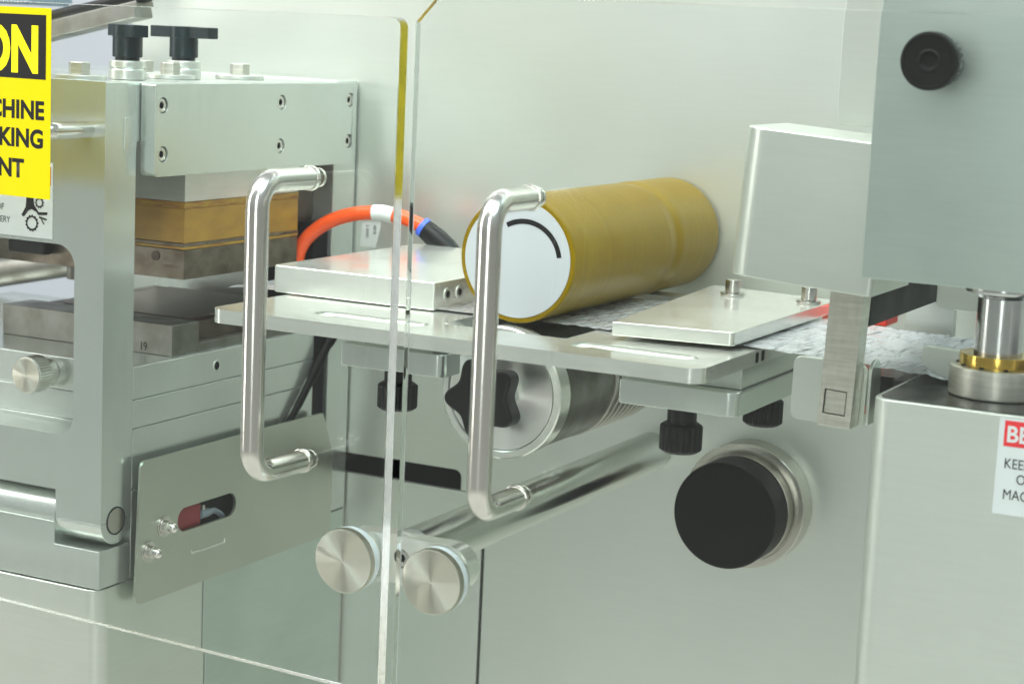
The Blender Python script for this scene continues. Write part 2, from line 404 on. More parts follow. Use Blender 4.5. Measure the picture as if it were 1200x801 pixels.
def text_bm(txt, size, bold=0.0, sx=1.0, align='LEFT'):
    cu = bpy.data.curves.new('lettering_curve', 'FONT'); cu.body = txt; cu.size = size; cu.offset = bold; cu.align_x = align
    cu.resolution_u = 4
    ob = bpy.data.objects.new('lettering_curve', cu); C.objects.link(ob)
    dg = bpy.context.evaluated_depsgraph_get(); me = bpy.data.meshes.new_from_object(ob.evaluated_get(dg))
    bm = bmesh.new(); bm.from_mesh(me); bpy.data.meshes.remove(me)
    bpy.data.objects.remove(ob); bpy.data.curves.remove(cu)
    for v in bm.verts: v.co = Vector((v.co.x*sx, v.co.y, 0))
    return bm
def letter(txt, x, y, z, h, parent, mat='ink', bold=0.0, sx=1.0, align='LEFT', name='lettering'):
    """flat print facing the viewer (-y); h = cap height in mm"""
    bm = text_bm(txt, h/0.70, bold*h, sx, align)
    if not bm.verts: bm.free(); return None
    for v in bm.verts: v.co = Vector((x+v.co.x, y, z+v.co.y))
    return fin_flat(bm, name, mat, parent)
def fin_flat(bm, name, mat, parent):
    lo = Vector((1e9,)*3); hi = -lo
    for v in bm.verts:
        for i in range(3): lo[i] = min(lo[i], v.co[i]); hi[i] = max(hi[i], v.co[i])
    c = (lo+hi)/2
    for v in bm.verts: v.co = (v.co-c)*S
    me = bpy.data.meshes.new(name); bm.to_mesh(me); bm.free(); me.materials.append(M[mat])
    o = bpy.data.objects.new(name, me); C.objects.link(o); place(o, c*S, parent); return o
def hexagon(cx, cy, r, ph=0): return circle2(cx, cy, r, 6, ph)

# ------------------------------------------------------------------ setting
WX0, WX1, WZ0, WZ1 = -371, 700, -420, 420
wall_outline = rounded([(WX0, WZ1), (WX0, -122), (-124, -122), (-124, -134), (-106.5, -134), (-106.5, WZ0), (WX1, WZ0), (WX1, WZ1)],
                       [0, 0, 4.5, 0, 0, 0, 0, 0])
tag(prism('back_wall', 'wall', wall_outline, 'y', 0, 4, bev=0.25), kind='structure')
tag(box('wall_lower_panel', 'wall', WX0, -108.6, 0, 4, WZ0, -134.6, 0.3), kind='structure')
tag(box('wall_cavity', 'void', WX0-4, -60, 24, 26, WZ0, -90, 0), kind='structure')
tag(box('backdrop', 'pale', -4000, 400, 900, 910, -1500, 1500, 0), kind='structure')

# ------------------------------------------------------------------ heat press on the left
press = thing('heat_press', (-280, -120, -153), 'aluminium heat press with open front frame, amber insulated upper die and bolted side cover', 'press')
FX0 = -430
frame_out = rounded([(FX0, 102), (FX0, -105), (-232, -105), (-232, -119.4), (-203, -119.4), (-203, 102)], [0, 0, 0.4, 0, 0, 0.6], 3)
frame_hole = rounded([(-410, 20.3), (-221.3, 20.3), (-221.3, -76), (-410, -76)], [11, 11, 9, 9], 8)
fr = prism('frame', 'alu', frame_out, 'y', -233, -209, [frame_hole], 0.5, press)
bar_prof = [(-233, -119.5)] + [(-221 + 12*math.cos(a), -119.5 + 12*math.sin(a)) for a in [PI + PI*k/20 for k in range(1, 20)]] + [(-209, -119.5)]
prism('hinge_foot', 'alu', bar_prof, 'x', -232, -203, bev=0.3, parent=press)
lathe('hinge_pin', 'collar_steel' , [(6.6, -232), (6.6, -203.3), (6.2, -202.9), (0, -202.9)], 'x', (0, -221, -119.4), 40, press)
lathe('hinge_pin_ring', 'void', [(6.6, -204), (6.6, -202.7), (7.3, -202.7), (7.3, -204)], 'x', (0, -221, -119.4), 40, press)
lathe('hinge_rod', 'alu', cyl_prof(11.8, FX0, -232.6, 0.4), 'x', (0, -221, -119.4), 48, press)
base_out = [(FX0, -153), (-203, -153), (-203, -133.2), (-231.8, -133.2), (-231.8, -121.5), (FX0, -121.5)]
prism('base_block', 'alu', base_out, 'y', -234, -209.5, bev=0.5, parent=press)
box('base_plate', 'alu', FX0, -203.2, -208.5, -30, -153, -106, 0.5, press)
tab = box('hinge_tab', 'alu', -204, -202.4, -218.5, -209.2, 68.8, 84.5, 0.3, press)
# table layers
for z0, z1 in ((-58.9, -42), (-73.9, -59.3), (-105.5, -74.3)):
    box('table_plate', 'alu', FX0, -203, -208.6, -41, z0, z1, 0.45, press)
# adjusting knob in the window and clamp hole in the top plate side
kb = fin(knurled_bm(9.6, -226, -215.5, 'y', (-258, 0, -50.3), 44, 0.35, 0.5), 'adjusting_knob', 'knurl', press)
lathe('knob_face', 'turned', [(8.9, -226.1), (8.7, -226.35), (0.7, -226.35), (0, -225.9)], 'y', (-258, 0, -50.3), 64, kb)
lathe('knob_neck', 'knurl', cyl_prof(7.2, -215.5, -208.7), 'y', (-258, 0, -50.3), 40, kb)
hl = lathe('threaded_hole', 'void', [(2.3, -203.2), (2.3, -202.75), (0, -202.75)], 'x', (0, -136.9, -50.5), 24, press)
lathe('hole_rim', 'steel', [(2.3, -203.2), (2.5, -202.6), (3.1, -202.6), (3.2, -203.2)], 'x', (0, -136.9, -50.5), 24, press)

# side cover with six recessed socket screws
scr = [(-199.0, 90.6), (-198.6, 66.2), (-93.4, 90.9), (-94.0, 67.2), (-23.4, 91.5), (-23.8, 67.8)]
cov_out = rounded([(-205.5, 55), (-20.5, 55), (-20.5, 101.2), (-205.5, 101.2)], [3, 2.5, 1, 1], 4)
cover = prism('side_cover', 'alu', cov_out, 'x', -202.8, -194.2, [circle2(y, z, 4.1, 20) for y, z in scr], 0.9, press, 3)
s0 = None
for y, z in scr:
    if s0 is None:
        bm = prism_bm(circle2(y, z, 3.55, 24), 'x', -198, -195.0, [hexagon(y, z, 1.9, 0.3)], 0.35)
        s0 = fin(bm, 'socket_screw', 'polish', cover); y0, z0 = y, z
        lathe('screw_socket', 'void', [(1.95, -197.9), (0, -197.9)], 'x', (0, y, z), 12, s0)
        lathe('counterbore', 'void', [(4.2, -198.4), (0, -198.4)], 'x', (0, y, z), 20, s0)
    else: clone(s0, (0, y-y0, z-z0), cover)
# top plate, rear plate, upper die
box('top_plate', 'alu', FX0, -203.6, -208.4, -26, 72, 101.8, 0.6, press)
box('rear_plate', 'alu', -330, -203, -25, -1.6, -155.5, 102, 0.5, press)
box('die_holder', 'steel', -336, -208, -161, -54, 38.9, 71.8, 0.4, press)
box('insulation_edge', 'orange2', -336, -207.8, -161.3, -54, 35.4, 38.8, 0.25, press)
box('insulation_board', 'orange', -336, -208, -161, -54, 17.0, 35.3, 0.35, press)
box('shim_plate', 'die', -336, -207.6, -161.5, -54, 15.3, 16.9, 0.2, press)
box('shim_plate', 'orange2', -336, -207.7, -161.4, -54, 13.7, 15.2, 0.2, press)
hd = box('heated_die', 'die', -336, -208, -161, -54, -2.2, 13.5, 0.3, press)
box('die_insert', 'die', -222, -207.75, -161.25, -143, 5.2, 13.4, 0.15, hd)
lathe('sunk_bolt', 'burnt', [(2.6, -161.5), (2.6, -160.9)], 'y', (-226.5, 0, 9.2), 24, hd)
box('guide_block', 'burnt', -300, -217, -53.6, -25.4, -5, 71, 0.4, press)
box('sensor_bracket', 'black', -322, -296, -168, -161.2, 3.5, 11, 1.2, press)
lathe('die_bolt', 'die2', cyl_prof(5, -9.5, -2.3, 0.5), 'z', (-285, -155, 0), 24, press)
# lower die on the table
ld = box('lower_die', 'die2', -320, -207.4, -146.9, -40, -41.9, -37.2, 0.3, press)
box('die_front_rail', 'die2', -322.5, -207.4, -171, -147.3, -41.9, -25.4, 0.3, ld)
box('die_recess_plate', 'burnt', -318, -213, -147, -42, -37.1, -27, 0.3, ld)
box('forming_plate', 'copper', -304, -219, -142, -46, -26.9, -25.9, 0.3, ld)
letter('19', -228.6, -171.15, -40.4, 4.6, ld, 'ink', 0.0, 0.8, name='stamped_number')
# pedestal under the press
prism('pedestal', 'sheet', rounded([(FX0, -235.2), (-202.8, -235.2), (-202.8, -145.3), (FX0, -145.3)], [0, 8, 0, 0], 8), 'z', -420, -153.6, bev=0.8, parent=press)
box('pedestal_panel', 'mirror_sheet', FX0, -202.9, -144.5, -3.2, -420, -156.2, 0.4, press)
box('pedestal_edge', 'polish', -206, -203.4, -2.9, -0.8, -420, -155.8, 0.4, press)
box('gap_shade_box', 'void', -240, -205.5, -40.6, -25.3, -150, 20, 0.5, press)  # added black box standing for the shade between table and rear plate
# washers and hexagon bolts on top, pull handle on the frame
wb = None
for x, y in ((-231, -219), (-234, -141), (-228, -86), (-262, -128)):
    if wb is None:
        wb = lathe('washer', 'steel', cyl_prof(13.5, 101.9, 104.2, 0.5), 'z', (x, y, 0), 40, press)
        fin(prism_bm(hexagon(x, y, 5.6, 0.4), 'z', 104.2, 110.4, bev=0.4), 'hexagon_bolt', 'bar', wb); bx, by = x, y
    else: clone(wb, (x-bx, y-by, 0), press)
tube('pull_handle', 'polish', fillet_path([(-214, -233, 78.2), (-214, -262, 78.2), (-300, -262, 78.2)], 6), 4.1, press)

def t_handle(x, y, rot, label):
    t = thing('clamp_handle', (x, y, 102), label, 'handle', 'black clamp handles on the press top')
    lathe('threaded_collar', 'steel', cyl_prof(9.4, 102, 107, 0.5) + cyl_prof(9.4, 107.8, 111.6, 0.8), 'z', (x, y, 0), 40, t)
    lathe('stem', 'darkoxide', cyl_prof(6.2, 111.4, 113.2, 0.3) + cyl_prof(7.6, 113.2, 125, 0.4), 'z', (x, y, 0), 40, t)
    bm = prism_bm(rounded([(x-20, y-4.2), (x+20, y-4.2), (x+20, y+4.2), (x-20, y+4.2)], 0.8, 3), 'z', 123.6, 129.6, bev=0.4)
    merge(bm, lathe_bm(cyl_prof(7.9, 123.5, 129.7, 0.4), 'z', (x, y, 0), 40))
    fin(transform(bm, Matrix.Rotation(rot, 4, 'Z'), (x, y, 0)), 'crossbar', 'darkoxide', t)
    return t
t_handle(-226, -187.6, -0.58, 'black clamp handle standing at the near corner of the press top')
t_handle(-233, -131, -0.04, 'black clamp handle whose bar reaches out over the bolted side cover')

# ------------------------------------------------------------------ folded side plate with switch window
sp_out = rounded([(-209.5, -90), (-39.3, -90.6), (-27.7, -116), (-27.7, -166), (-213, -165.3)], [4, 2, 2, 3, 5], 5)
slot = stadium(-178.2, -125.5, -134.2, -121.2, 8)
side = thing('side_plate', (-198, -120, -165), 'satin steel plate with slotted window bolted to the press base by acorn nuts', 'plate')
prism('plate', 'dark_sheet', sp_out, 'x', -197.8, -196.2, [slot], 0.3, side)
for y, z in ((-190.4, -127.6), (-203.2, -138.4)):
    bm = prism_bm(hexagon(y, z, 3.5, 0.2), 'x', -194.6, -191.6, bev=0.3)
    merge(bm, lathe_bm([(2.9, -191.7), (2.9, -190.1), (2.6, -188.8), (1.9, -187.8), (0.9, -187.2), (0, -187.1)], 'x', (0, y, z), 24))
    nut = fin(bm, 'acorn_nut', 'polish', side)
    lathe('washer', 'polish', cyl_prof(5.6, -196.2, -195.2, 0.3) + cyl_prof(4.6, -195.2, -194.5, 0.3), 'x', (0, y, z), 32, nut)
tube('wire_clip', 'steel', [(-196.1, -166, -145.6), (-195.8, -165.6, -147.6), (-195.8, -151, -147.9), (-195.8, -136.2, -147.9), (-196.1, -135.4, -145.8)], 0.5, side, 8)
box('recess_back', 'void', -203, -202.4, -185, -118, -140, -116, 0, side)
sw = thing('rocker_switch', (-202, -163, -128), 'dark red switch block behind the slotted window of the side plate', 'switch')
box('body', 'darkred', -202.3, -199.3, -178.5, -153, -135, -122.8, 1.4, sw)
tube('terminal', 'greyplastic', [(-200.4, -153, -129.6), (-200.4, -146, -129.6), (-200.4, -143, -129.8)], [2.4, 2.4, 1.8], sw, 16)
box('contact', 'steel', -200.8, -199.6, -151, -149.4, -127.6, -124.8, 0.2, sw)
tube('lead', 'greyplastic', spline([(-201.4, -143, -129.8), (-201.4, -138, -130.5), (-201.4, -132, -134), (-201.4, -127, -140)], 5), 1.6, sw, 12)

# ------------------------------------------------------------------ guide platform
plat = thing('guide_platform', (0, -120, -16), 'long polished steel platform with two slots carrying the printed film under the amber roller', 'platform')
po = rounded([(-130, -246), (119, -246), (119, -24), (-130, -24)], [7, 7, 0.5, 0.5], 8)
holes = [stadium(-86, -26.5, -228.5, -213), stadium(47.5, 107.5, -228.5, -213), rounded([(-24, -210), (39.5, -210), (39.5, -40), (-24, -40)], 2, 3)]
prism('deck', 'steel_h', po, 'z', -6.6, 0, holes, 0.55, plat)
prism('slot_bracket', 'alu', rounded([(-82, -205), (-26, -205), (-26, -178), (-82, -178)], [1, 5, 1, 1], 6), 'z', -27, -16, bev=0.5, parent=plat)
prism('slot_bracket', 'alu', rounded([(64, -204), (120.4, -204), (120.4, -60), (64, -60)], [1, 6, 1, 1], 6), 'z', -27, -16.2, bev=0.5, parent=plat)
for x0, x1 in ((-86, -26.5), (47.5, 107.5)):
    bm = bmesh.new(); last = None
    for d, z in ((-0.4, -0.6), (0.0, -0.65), (0.8, -0.95), (1.8, -1.3), (2.9, -1.6), (4.2, -1.85), (5.6, -1.95), (6.8, -1.98)):
        ring = [bm.verts.new((u, v, z)) for u, v in stadium(x0+d, x1-d, -228.5+d, -213-d)]
        if last:
            for q in range(len(ring)): bm.faces.new((last[q-1], last[q], ring[q], ring[q-1]))
        last = ring
    bm.faces.new(last)
    fin(bm, 'slot_groove', 'satin_rod', plat, 60)
blk = box('support_block', 'alu', 55, 118.3, -194, -30, -16.0, -6.8, 0.3, plat)
box('support_block', 'alu', -78, -40, -190, -30, -16.0, -6.8, 0.3, plat)
for y in (-178, -170.5): box('side_notch', 'void', 118.0, 119.2, y-2.2, y+2.0, -6.0, -1.0, 0.8, plat)

def thumb_screw(x, y, label):
    t = thing('thumb_screw', (x, y, -46), label, 'screw', 'black thumb screws under the platform')
    lathe('stem', 'black', cyl_prof(6.6, -27.1, -36, 0.3), 'z', (x, y, 0), 32, t)
    fin(knurled_bm(9.6, -47, -33.6, 'z', (x, y, 0), 22, 0.7, 1.3), 'grip', 'black', t)
    return t
thumb_screw(-56, -194, 'ribbed black thumb screw seen through the edges of both clear doors')
thumb_screw(92, -196, 'ribbed black thumb screw hanging in full view above the steel rod end')
thumb_screw(100, -112, 'ribbed black thumb screw half hidden behind the right platform bracket')

lc = thing('film_cover', (-90, -110, 0.4), 'thick steel cover block with bright edges on the platform beside the orange hose', 'cover')
prism('block', 'steel_h', rounded([(-138, -181.5), (-45, -181.5), (-45, -40), (-138, -40)], [2.5, 1, 1, 1], 4), 'z', 0.6, 14.4, bev=0.9, parent=lc)
for y in (-169, -157):
    lathe('side_screw', 'steel', cyl_prof(3.3, -45.2, -44.4, 0.2), 'x', (0, y, 7.6), 24, lc)
    lathe('screw_socket', 'void', [(1.9, -44.5), (1.9, -44.3), (0, -44.3)], 'x', (0, y, 7.6), 6, lc.children[-1])
rc = thing('film_cover', (85, -120, 2), 'thin flat steel cover plate clamped over the film by two small bolts', 'cover')
prism('plate', 'steel_h', rounded([(57, -199.2), (112, -190.6), (112.4, -48), (42, -38)], [0.6, 2.5, 1, 1], 4), 'z', 2.2, 8.4, bev=0.45, parent=rc)
b0 = None
for x, y in ((65.3, -71), (105, -69.5)):
    if b0 is None:
        b0 = lathe('clamp_bolt', 'polish', cyl_prof(3.9, 10.0, 16.6, 0.5), 'z', (x, y, 0), 28, rc); bx, by = x, y
        lathe('washer', 'polish', cyl_prof(6.2, 8.5, 9.9, 0.4), 'z', (x, y, 0), 32, b0)
    else: clone(b0, (x-bx, y-by, 0), rc)

# ------------------------------------------------------------------ rollers
rl = thing('pressure_roller', (0, -92, 30), 'amber rubber roller with a white end face marked by a black arc', 'roller')
prof = [(27.6, -184.0), (29.4, -184.0), (30, -183.4)]
for i in range(73):
    y = -182 + i*(178/72.0); d = 0.0
    if 0 < i: d = -0.03*((i*7) % 3)
    y_rel = y + 62
    d -= 0.7*math.exp(-(y_rel/5.0)**2) - 0.25*math.exp(-((y_rel-9)/4.0)**2)
    prof.append((30+d, y))
prof += [(29.7, -3.2), (29, -2.6)]
lathe('rubber_sleeve', 'amber', prof, 'y', (0, 0, 30), 96, rl, 40)
lathe('end_face', 'white', [(27.6, -182), (27.6, -184.15), (27.2, -184.3), (0, -184.3)], 'y', (0, 0, 30), 96, rl)
bm = bmesh.new(); ins, outs = [], []
for k in range(33):
    a = math.radians(10 + 110*k/32)
    for rad, lst in ((17.5, ins), (19.9, outs)):
        lst.append(bm.verts.new((3.5+rad*math.cos(a), -184.42, 29.4+rad*math.sin(a))))
for k in range(32): bm.faces.new((ins[k], outs[k], outs[k+1], ins[k+1]))
fin_flat(bm, 'printed_arc', 'ink', rl)

dr = thing('index_drum', (-3.5, -100, -33), 'turned steel drum with grooved rear and black star knob under the platform', 'drum')
CX, CZ = -3.2, -33.2
lathe('front_ring', 'steel_h', [(27.6, -186.2), (27.6, -188.4), (28.2, -189.0), (30.9, -189.0), (31.6, -188.3), (31.6, -178.4), (31.0, -178)], 'y', (CX, 0, CZ), 96, dr)
lathe('dished_face', 'dish', [(27.4, -186.4), (27.2, -188.3), (26.6, -188.0), (9, -186.8), (9, -186), (0, -186)], 'y', (CX, 0, CZ), 96, dr)
lathe('knurled_sleeve', 'die2', cyl_prof(30.6, -177.8, -126, 0.4), 'y', (CX, 0, CZ), 96, dr)
gp = []
for k in range(9):
    y = -125.8 + k*7
    gp += [(31.2, y), (31.4, y+0.3), (31.4, y+3.4), (31.2, y+3.7), (28.4, y+3.8), (28.4, y+6.9)]
lathe('grooved_body', 'knurl', gp, 'y', (CX, 0, CZ), 96, dr, 25)
lathe('drive_shaft', 'ground', cyl_prof(9, -63, -0.5, 0.4), 'y', (CX, 0, CZ), 40, dr)
so = []
for k in range(100):
    a = 2*PI*k/100; q = 16.2 + 2.7*math.cos(5*(a-0.72)) + 0.2*math.cos(10*(a-0.72))
    so.append((q*math.cos(a), q*math.sin(a)))
sk = prism('star_knob', 'black', [(CX+u, CZ+v) for u, v in so], 'y', -210, -199, bev=1.8, parent=dr, seg=4, smooth=60)
lathe('knob_neck', 'steel', cyl_prof(7.6, -199, -185, 0.4), 'y', (CX, 0, CZ), 32, sk)

# ------------------------------------------------------------------ door stop rod
rod = thing('door_stop_rod', (-3, -140, -94), 'long round steel rod ending in a rounded crossbar with two bumper knobs', 'rod')
lathe('shaft', 'satin_rod', cyl_prof(11, -267, -0.3, 0.5), 'y', (-3.2, 0, -93.6), 64, rod)
cb = prism('crossbar', 'steel_h', stadium(-37.2, 30.8, -105.9, -84.3, 14), 'y', -277, -267.2, [circle2(-3.2, -93.9, 4.4, 28), ], 1.0, rod, 3)
fin(prism_bm(circle2(-3.2, -93.9, 3.7, 28), 'y', -276.2, -270, [hexagon(-3.2, -93.9, 2.0)], 0.3), 'socket_screw', 'polish', cb)
lathe('counterbore', 'void', [(4.5, -270.2), (0, -270.2)], 'y', (-3.2, 0, -93.9), 28, cb)
def bumper(x, z, y0):
    k = lathe('bumper_knob', 'turned', [(13.6, y0+4.2), (14.4, y0+3.8), (14.4, y0+0.7), (14.1, y0+0.15), (13.6, y0), (0.6, y0), (0, y0+0.35)], 'y', (x, 0, z), 96, rod)
    lathe('nylon_washer', 'nylon', cyl_prof(14.2, y0+4.3, y0+8.0, 0.3), 'y', (x, 0, z), 64, k)
    lathe('bumper_seat', 'steel', cyl_prof(13.2, y0+8.0, -277.1, 0.2), 'y', (x, 0, z), 64, k)
    return k
bumper(-26, -96.6, -287.5); bumper(18.6, -98.3, -288.4)

# ------------------------------------------------------------------ black hand wheel on the wall
hw = thing('capped_wheel', (60.6, -20, -115), 'round black capped wheel in a steel collar mounted on the wall', 'wheel')
WHX, WHZ = 59.3, -113.0
fl = lathe('collar', 'collar_steel', [(31.6, 0), (34.4, -0.3), (34.4, -13.4), (34.0, -13.8), (30.6, -14.0), (30.2, -13)], 'y', (WHX, 0, WHZ), 96, hw)
lathe('set_screw_hole', 'void', [(1.9, 0), (1.9, 0.5), (0, 0.5)], 'z', (WHX, -5, WHZ+33), 20, fl)
fl.children[0].rotation_euler = (0, math.radians(52), 0)
fl.children[0].location = Vector((33.2*math.sin(math.radians(52)), 0, 33.2*math.cos(math.radians(52))))*S
lathe('drum', 'collar_steel', cyl_prof(29.6, -1, -24, 0.3), 'y', (WHX, 0, WHZ), 96, hw)
lathe('cap', 'rubber', [(27.8, -23.8), (28.7, -24.6), (28.7, -41.2), (28.3, -42.2), (27.4, -42.6), (25.0, -42.5), (24.6, -42.2), (0, -42.0)], 'y', (WHX, 0, WHZ), 96, hw, 40)

# ------------------------------------------------------------------ printed film
def film():
    bm = bmesh.new(); nx, ny = 200, 30; g = []
    for i in range(nx+1):
        x = -168 + 383*i/nx; row = []
        for j in range(ny+1):
            v = j/ny; y = -178 - (6 if x > 110 else 0)*min(1, max(0, (x-110)/40)) + v*112
            z = 1.1
            if x > 115:
                k = (x-115)/100
                z += -3.6*k*k*(1-0.4*v) + 0.4*math.sin(x*0.45+y*0.20)*min(1, k*3)*(0.35+0.65*math.exp(-v*4))
                z += 0.22*math.sin(x*1.25 - y*0.28 + 1.5*math.sin(y*0.11))*min(1, k*2)
                y += 0.8*math.sin(x*0.3)*min(1, k*2)*(1-v)
            if 20 < x < 70: z += 0.22*math.sin(x*0.9 - y*0.22) + 0.15*math.sin(y*0.5 + x*0.3)
            if x < -150:
                k = min(1, (-150-x)/18)
                z += k*(-1.4 + 0.5*math.sin(x*0.21+y*0.3)*math.exp(-v*2))
            row.append(bm.verts.new((x, y, z)))
        g.append(row)
    for i in range(nx):
        for j in range(ny): bm.faces.new((g[i][j], g[i+1][j], g[i+1][j+1], g[i][j+1]))
    return fin(bm, 'printed_film', 'film', None, 60)
fm = tag(film(), 'crinkled printed foil film running under the roller and covers towards the right', 'film')

# ------------------------------------------------------------------ sealing side on the right
def tilt(bm, deg, piv): return transform(bm, Matrix.Rotation(math.radians(deg), 4, 'Y'), piv)
hs = thing('guard_housing', (160, -215, 40), 'slightly tilted bent sheet steel guard box above the small clamp bolts', 'guard')
bm = prism_bm(rounded([(129.8, -240), (193, -240), (193, -186), (129.8, -186)], [11, 2, 1, 1], 12), 'z', 38.5, 99.5, bev=0.6)
fin(tilt(bm, 3.6, (160, -215, 70)), 'shell', 'sheet', hs)
mp_ = tag(box('upright_plate', 'sheet', 148.6, 300, -180, -176, 101.5, 260, 0.4), 'upright steel plate rising behind the tilted guard box', 'plate')

cv = thing('front_cover', (240, -250, 45), 'large flat steel front cover with a single black knob', 'cover')
box('front_sheet', 'mirror_sheet', 188, 420, -250, -248, 45.4, 260, 0.35, cv)
box('side_return', 'sheet', 188, 190, -247.9, -184, 45.4, 260, 0.3, cv)
kx, kz = 213.2, 131.0
kn = lathe('knob', 'rubber', [(10.2, -262.6), (11.0, -263.0), (11.0, -267.0), (10.6, -267.8), (9.7, -268.0), (9.4, -267.6), (4.4, -267.4), (3.9, -267.8), (3.2, -267.6), (2.4, -266.6), (0, -266.4)], 'y', (kx, 0, kz), 72, cv)
fin(knurled_bm(10.0, -262.7, -253.5, 'y', (kx, 0, kz), 24, 0.6, 0.6), 'knurled_grip', 'black', kn)
lathe('knob_neck', 'black', cyl_prof(6.5, -253.5, -250, 0.3), 'y', (kx, 0, kz), 32, kn)

arm = thing('jaw_arm', (165, -100, 0), 'ground steel hanging bar with a square pin joined to a dark arm', 'arm')
bm = prism_bm([(157.6, -24.6), (172.2, -24.6), (172.2, 46), (157.6, 46)], 'y', -206, -195, [[(159.5, -19.4), (169.4, -19.4), (169.4, -8.6), (159.5, -8.6)]], 0.3)
fin(tilt(bm, 2.0, (165, -200, -24)), 'hanging_bar', 'bar', arm)
pb = box_bm(159.95, 169.0, -205.4, -190, -18.9, -9.1, 0.4); fin(tilt(pb, 2.0, (165, -200, -24)), 'square_pin', 'bar', arm)
box('cross_arm', 'rubber', 160, 174.2, -194.8, -8, 18.2, 34, 0.4, arm)  # black colour carries the shade under the guard housing
bm = prism_bm(rounded([(141.4, -25.5), (174.4, -25.5), (174.4, 2), (141.4, 2)], 3.5, 6), 'y', -194.4, -193.0, bev=0.3)
br = fin(tilt(bm, 1.0, (160, -194, -20)), 'guide_flap', 'sheet', arm)
prism('guide_flap', 'sheet', rounded([(-193.2, -24.5), (-179, -24.5), (-179, 3), (-193.2, 3)], [1, 4, 6, 6], 6), 'x', 174.6, 176.2, bev=0.4, parent=arm)

# machine pieces behind the film
jw = thing('lower_jaw', (185, -80, -10), 'dark oiled steel jaw rail running back to the wall below the film', 'jaw')
box('rail', 'darkplate', 181, 204, -178, -2, -22, -6, 0.5, jw)
box('jaw_plate', 'steel', 152, 176, -62, -56, -22, 24, 0.5, jw)
box('rail_cap', 'darkplate', 150, 176, -150, -70, -24, -10, 0.5, jw)
uj = thing('upper_jaw', (210, -150, 24), 'steel lever block with rounded corner hanging beneath the front cover', 'jaw')
prism('lever_block', 'sheet', rounded([(190.5, 23.5), (222, 23.5), (222, 60), (190.5, 60)], [2.5, 4, 0, 0], 5), 'y', -152, -140, bev=0.4, parent=uj)
tag(box('red_sensor', 'red', 104, 138, -44, -24, -3, 5, 1), 'red sensor block glimpsed behind the film and the hanging bar', 'sensor')
tag(prism('red_tab', 'red', rounded([(156, -28.6), (171, -28.6), (171, -23.6), (156, -23.6)], [1.2, 1.2, 1.8, 1.2], 4), 'y', -146, -140, bev=0.5), 'small red tab poking out beside the lower cabinet corner', 'tab')

cab = thing('lower_cabinet', (260, -190, -420), 'satin steel lower cabinet with a warning label and dark oiled top', 'cabinet')
co = rounded([(191, -235), (430, -235), (430, -150), (191, -150)], [9, 9, 2, 2], 10)
prism('body', 'pale_sheet', co, 'z', -420, -4.6, bev=0.7, parent=cab)
ci = rounded([(193.2, -232.6), (428, -232.6), (428, -152), (193.2, -152)], [7, 7, 1, 1], 10)
prism('top_plate', 'darkplate', ci, 'z', -4.58, -4.2, bev=0.15, parent=cab)
gc = thing('guide_column', (229, -195, -4), 'round steel guide column in a brass bush and heavy steel collar', 'column')
lathe('collar', 'bar', cyl_prof(19.2, -4.1, 8.2, 0.9), 'z', (229.4, -195, 0), 80, gc)
bb = lathe('bush', 'brass', cyl_prof(15.6, 8.1, 13.2, 0.5), 'z', (229.4, -195, 0), 64, gc)
for k in range(10):
    a = math.radians(-172 + k*36)
    lathe('bush_notch', 'void', cyl_prof(1.15, -0.5, 0.35, 0.2), 'z', (229.4+15.5*math.cos(a), -195+15.5*math.sin(a), 8.5), 12, bb)
lathe('column', 'ground', cyl_prof(9.9, 13.0, 36.5, 0.4), 'z', (229.4, -195, 0), 64, gc)
lathe('flange', 'ground', [(9.9, 36.5), (10.4, 37.5), (15, 38.6), (15.5, 40), (15.5, 70)], 'z', (229.4, -195, 0), 64, gc)
prism('stop_fin', 'sheet', rounded([(198, 5.0), (214, -2.5), (214, 12.4), (197.6, 13.0)], [3, 0, 0, 2], 5), 'y', -196, -191, bev=0.35, parent=gc)

# ------------------------------------------------------------------ orange hose and cable
hz = thing('air_hose', (-160, -40, 20), 'bright orange air hose arching to a black fitting behind the steel cover block', 'hose')
hp = spline([(-213, -46, -20), (-212, -46, 3), (-201.5, -44, 17.3), (-183, -42, 26.5), (-160, -40, 29.8), (-141, -37, 25.8), (-135, -36, 23.0)], 10)
tube('hose_tube', 'hose', hp, 4.1, hz, 24)
tube('hose_sleeve', 'tag', [Vector(p)+Vector((0, 0, 0)) for p in ((-165.5, -40.6, 29.6), (-160, -40, 29.8), (-153.5, -38.9, 28.9))], 4.6, hz, 24)
tube('release_ring', 'blue', [(-136.5, -36.3, 24.0), (-134.2, -36, 22.6)], 5.7, hz, 24)
tube('fitting', 'black', [(-134.2, -36, 22.6), (-127, -35, 17.4), (-121, -34, 12.5), (-118, -33.6, 9)], [5.6, 6.3, 6.3, 6.3], hz, 24)
bm = bmesh.new(); rows = []
for k in range(7):
    t = k/6
    rows.append([bm.verts.new((x0 - 3.5*t*t + dx, -42.4 - 0.8*math.sin(t*3), 25.0 - 15*t)) for x0, dx in ((-172, 2.5*t), (-159.5, 0.5*t))])
for a, b in zip(rows, rows[1:]): bm.faces.new((a[0], a[1], b[1], b[0]))
bmesh.ops.solidify(bm, geom=bm.faces[:], thickness=0.15)
tg_ = fin(bm, 'hose_tag', 'tag', hz, 60)
for i, (tx, xx) in enumerate((('40/5', -163.6), ('2 0001', -168.4))):
    b_ = text_bm(tx, 3.0)
    for v in b_.verts: v.co = Vector((xx + v.co.y*0.9, -43.6, 23.0 - v.co.x))
    fin_flat(b_, 'lettering', 'ink', tg_)
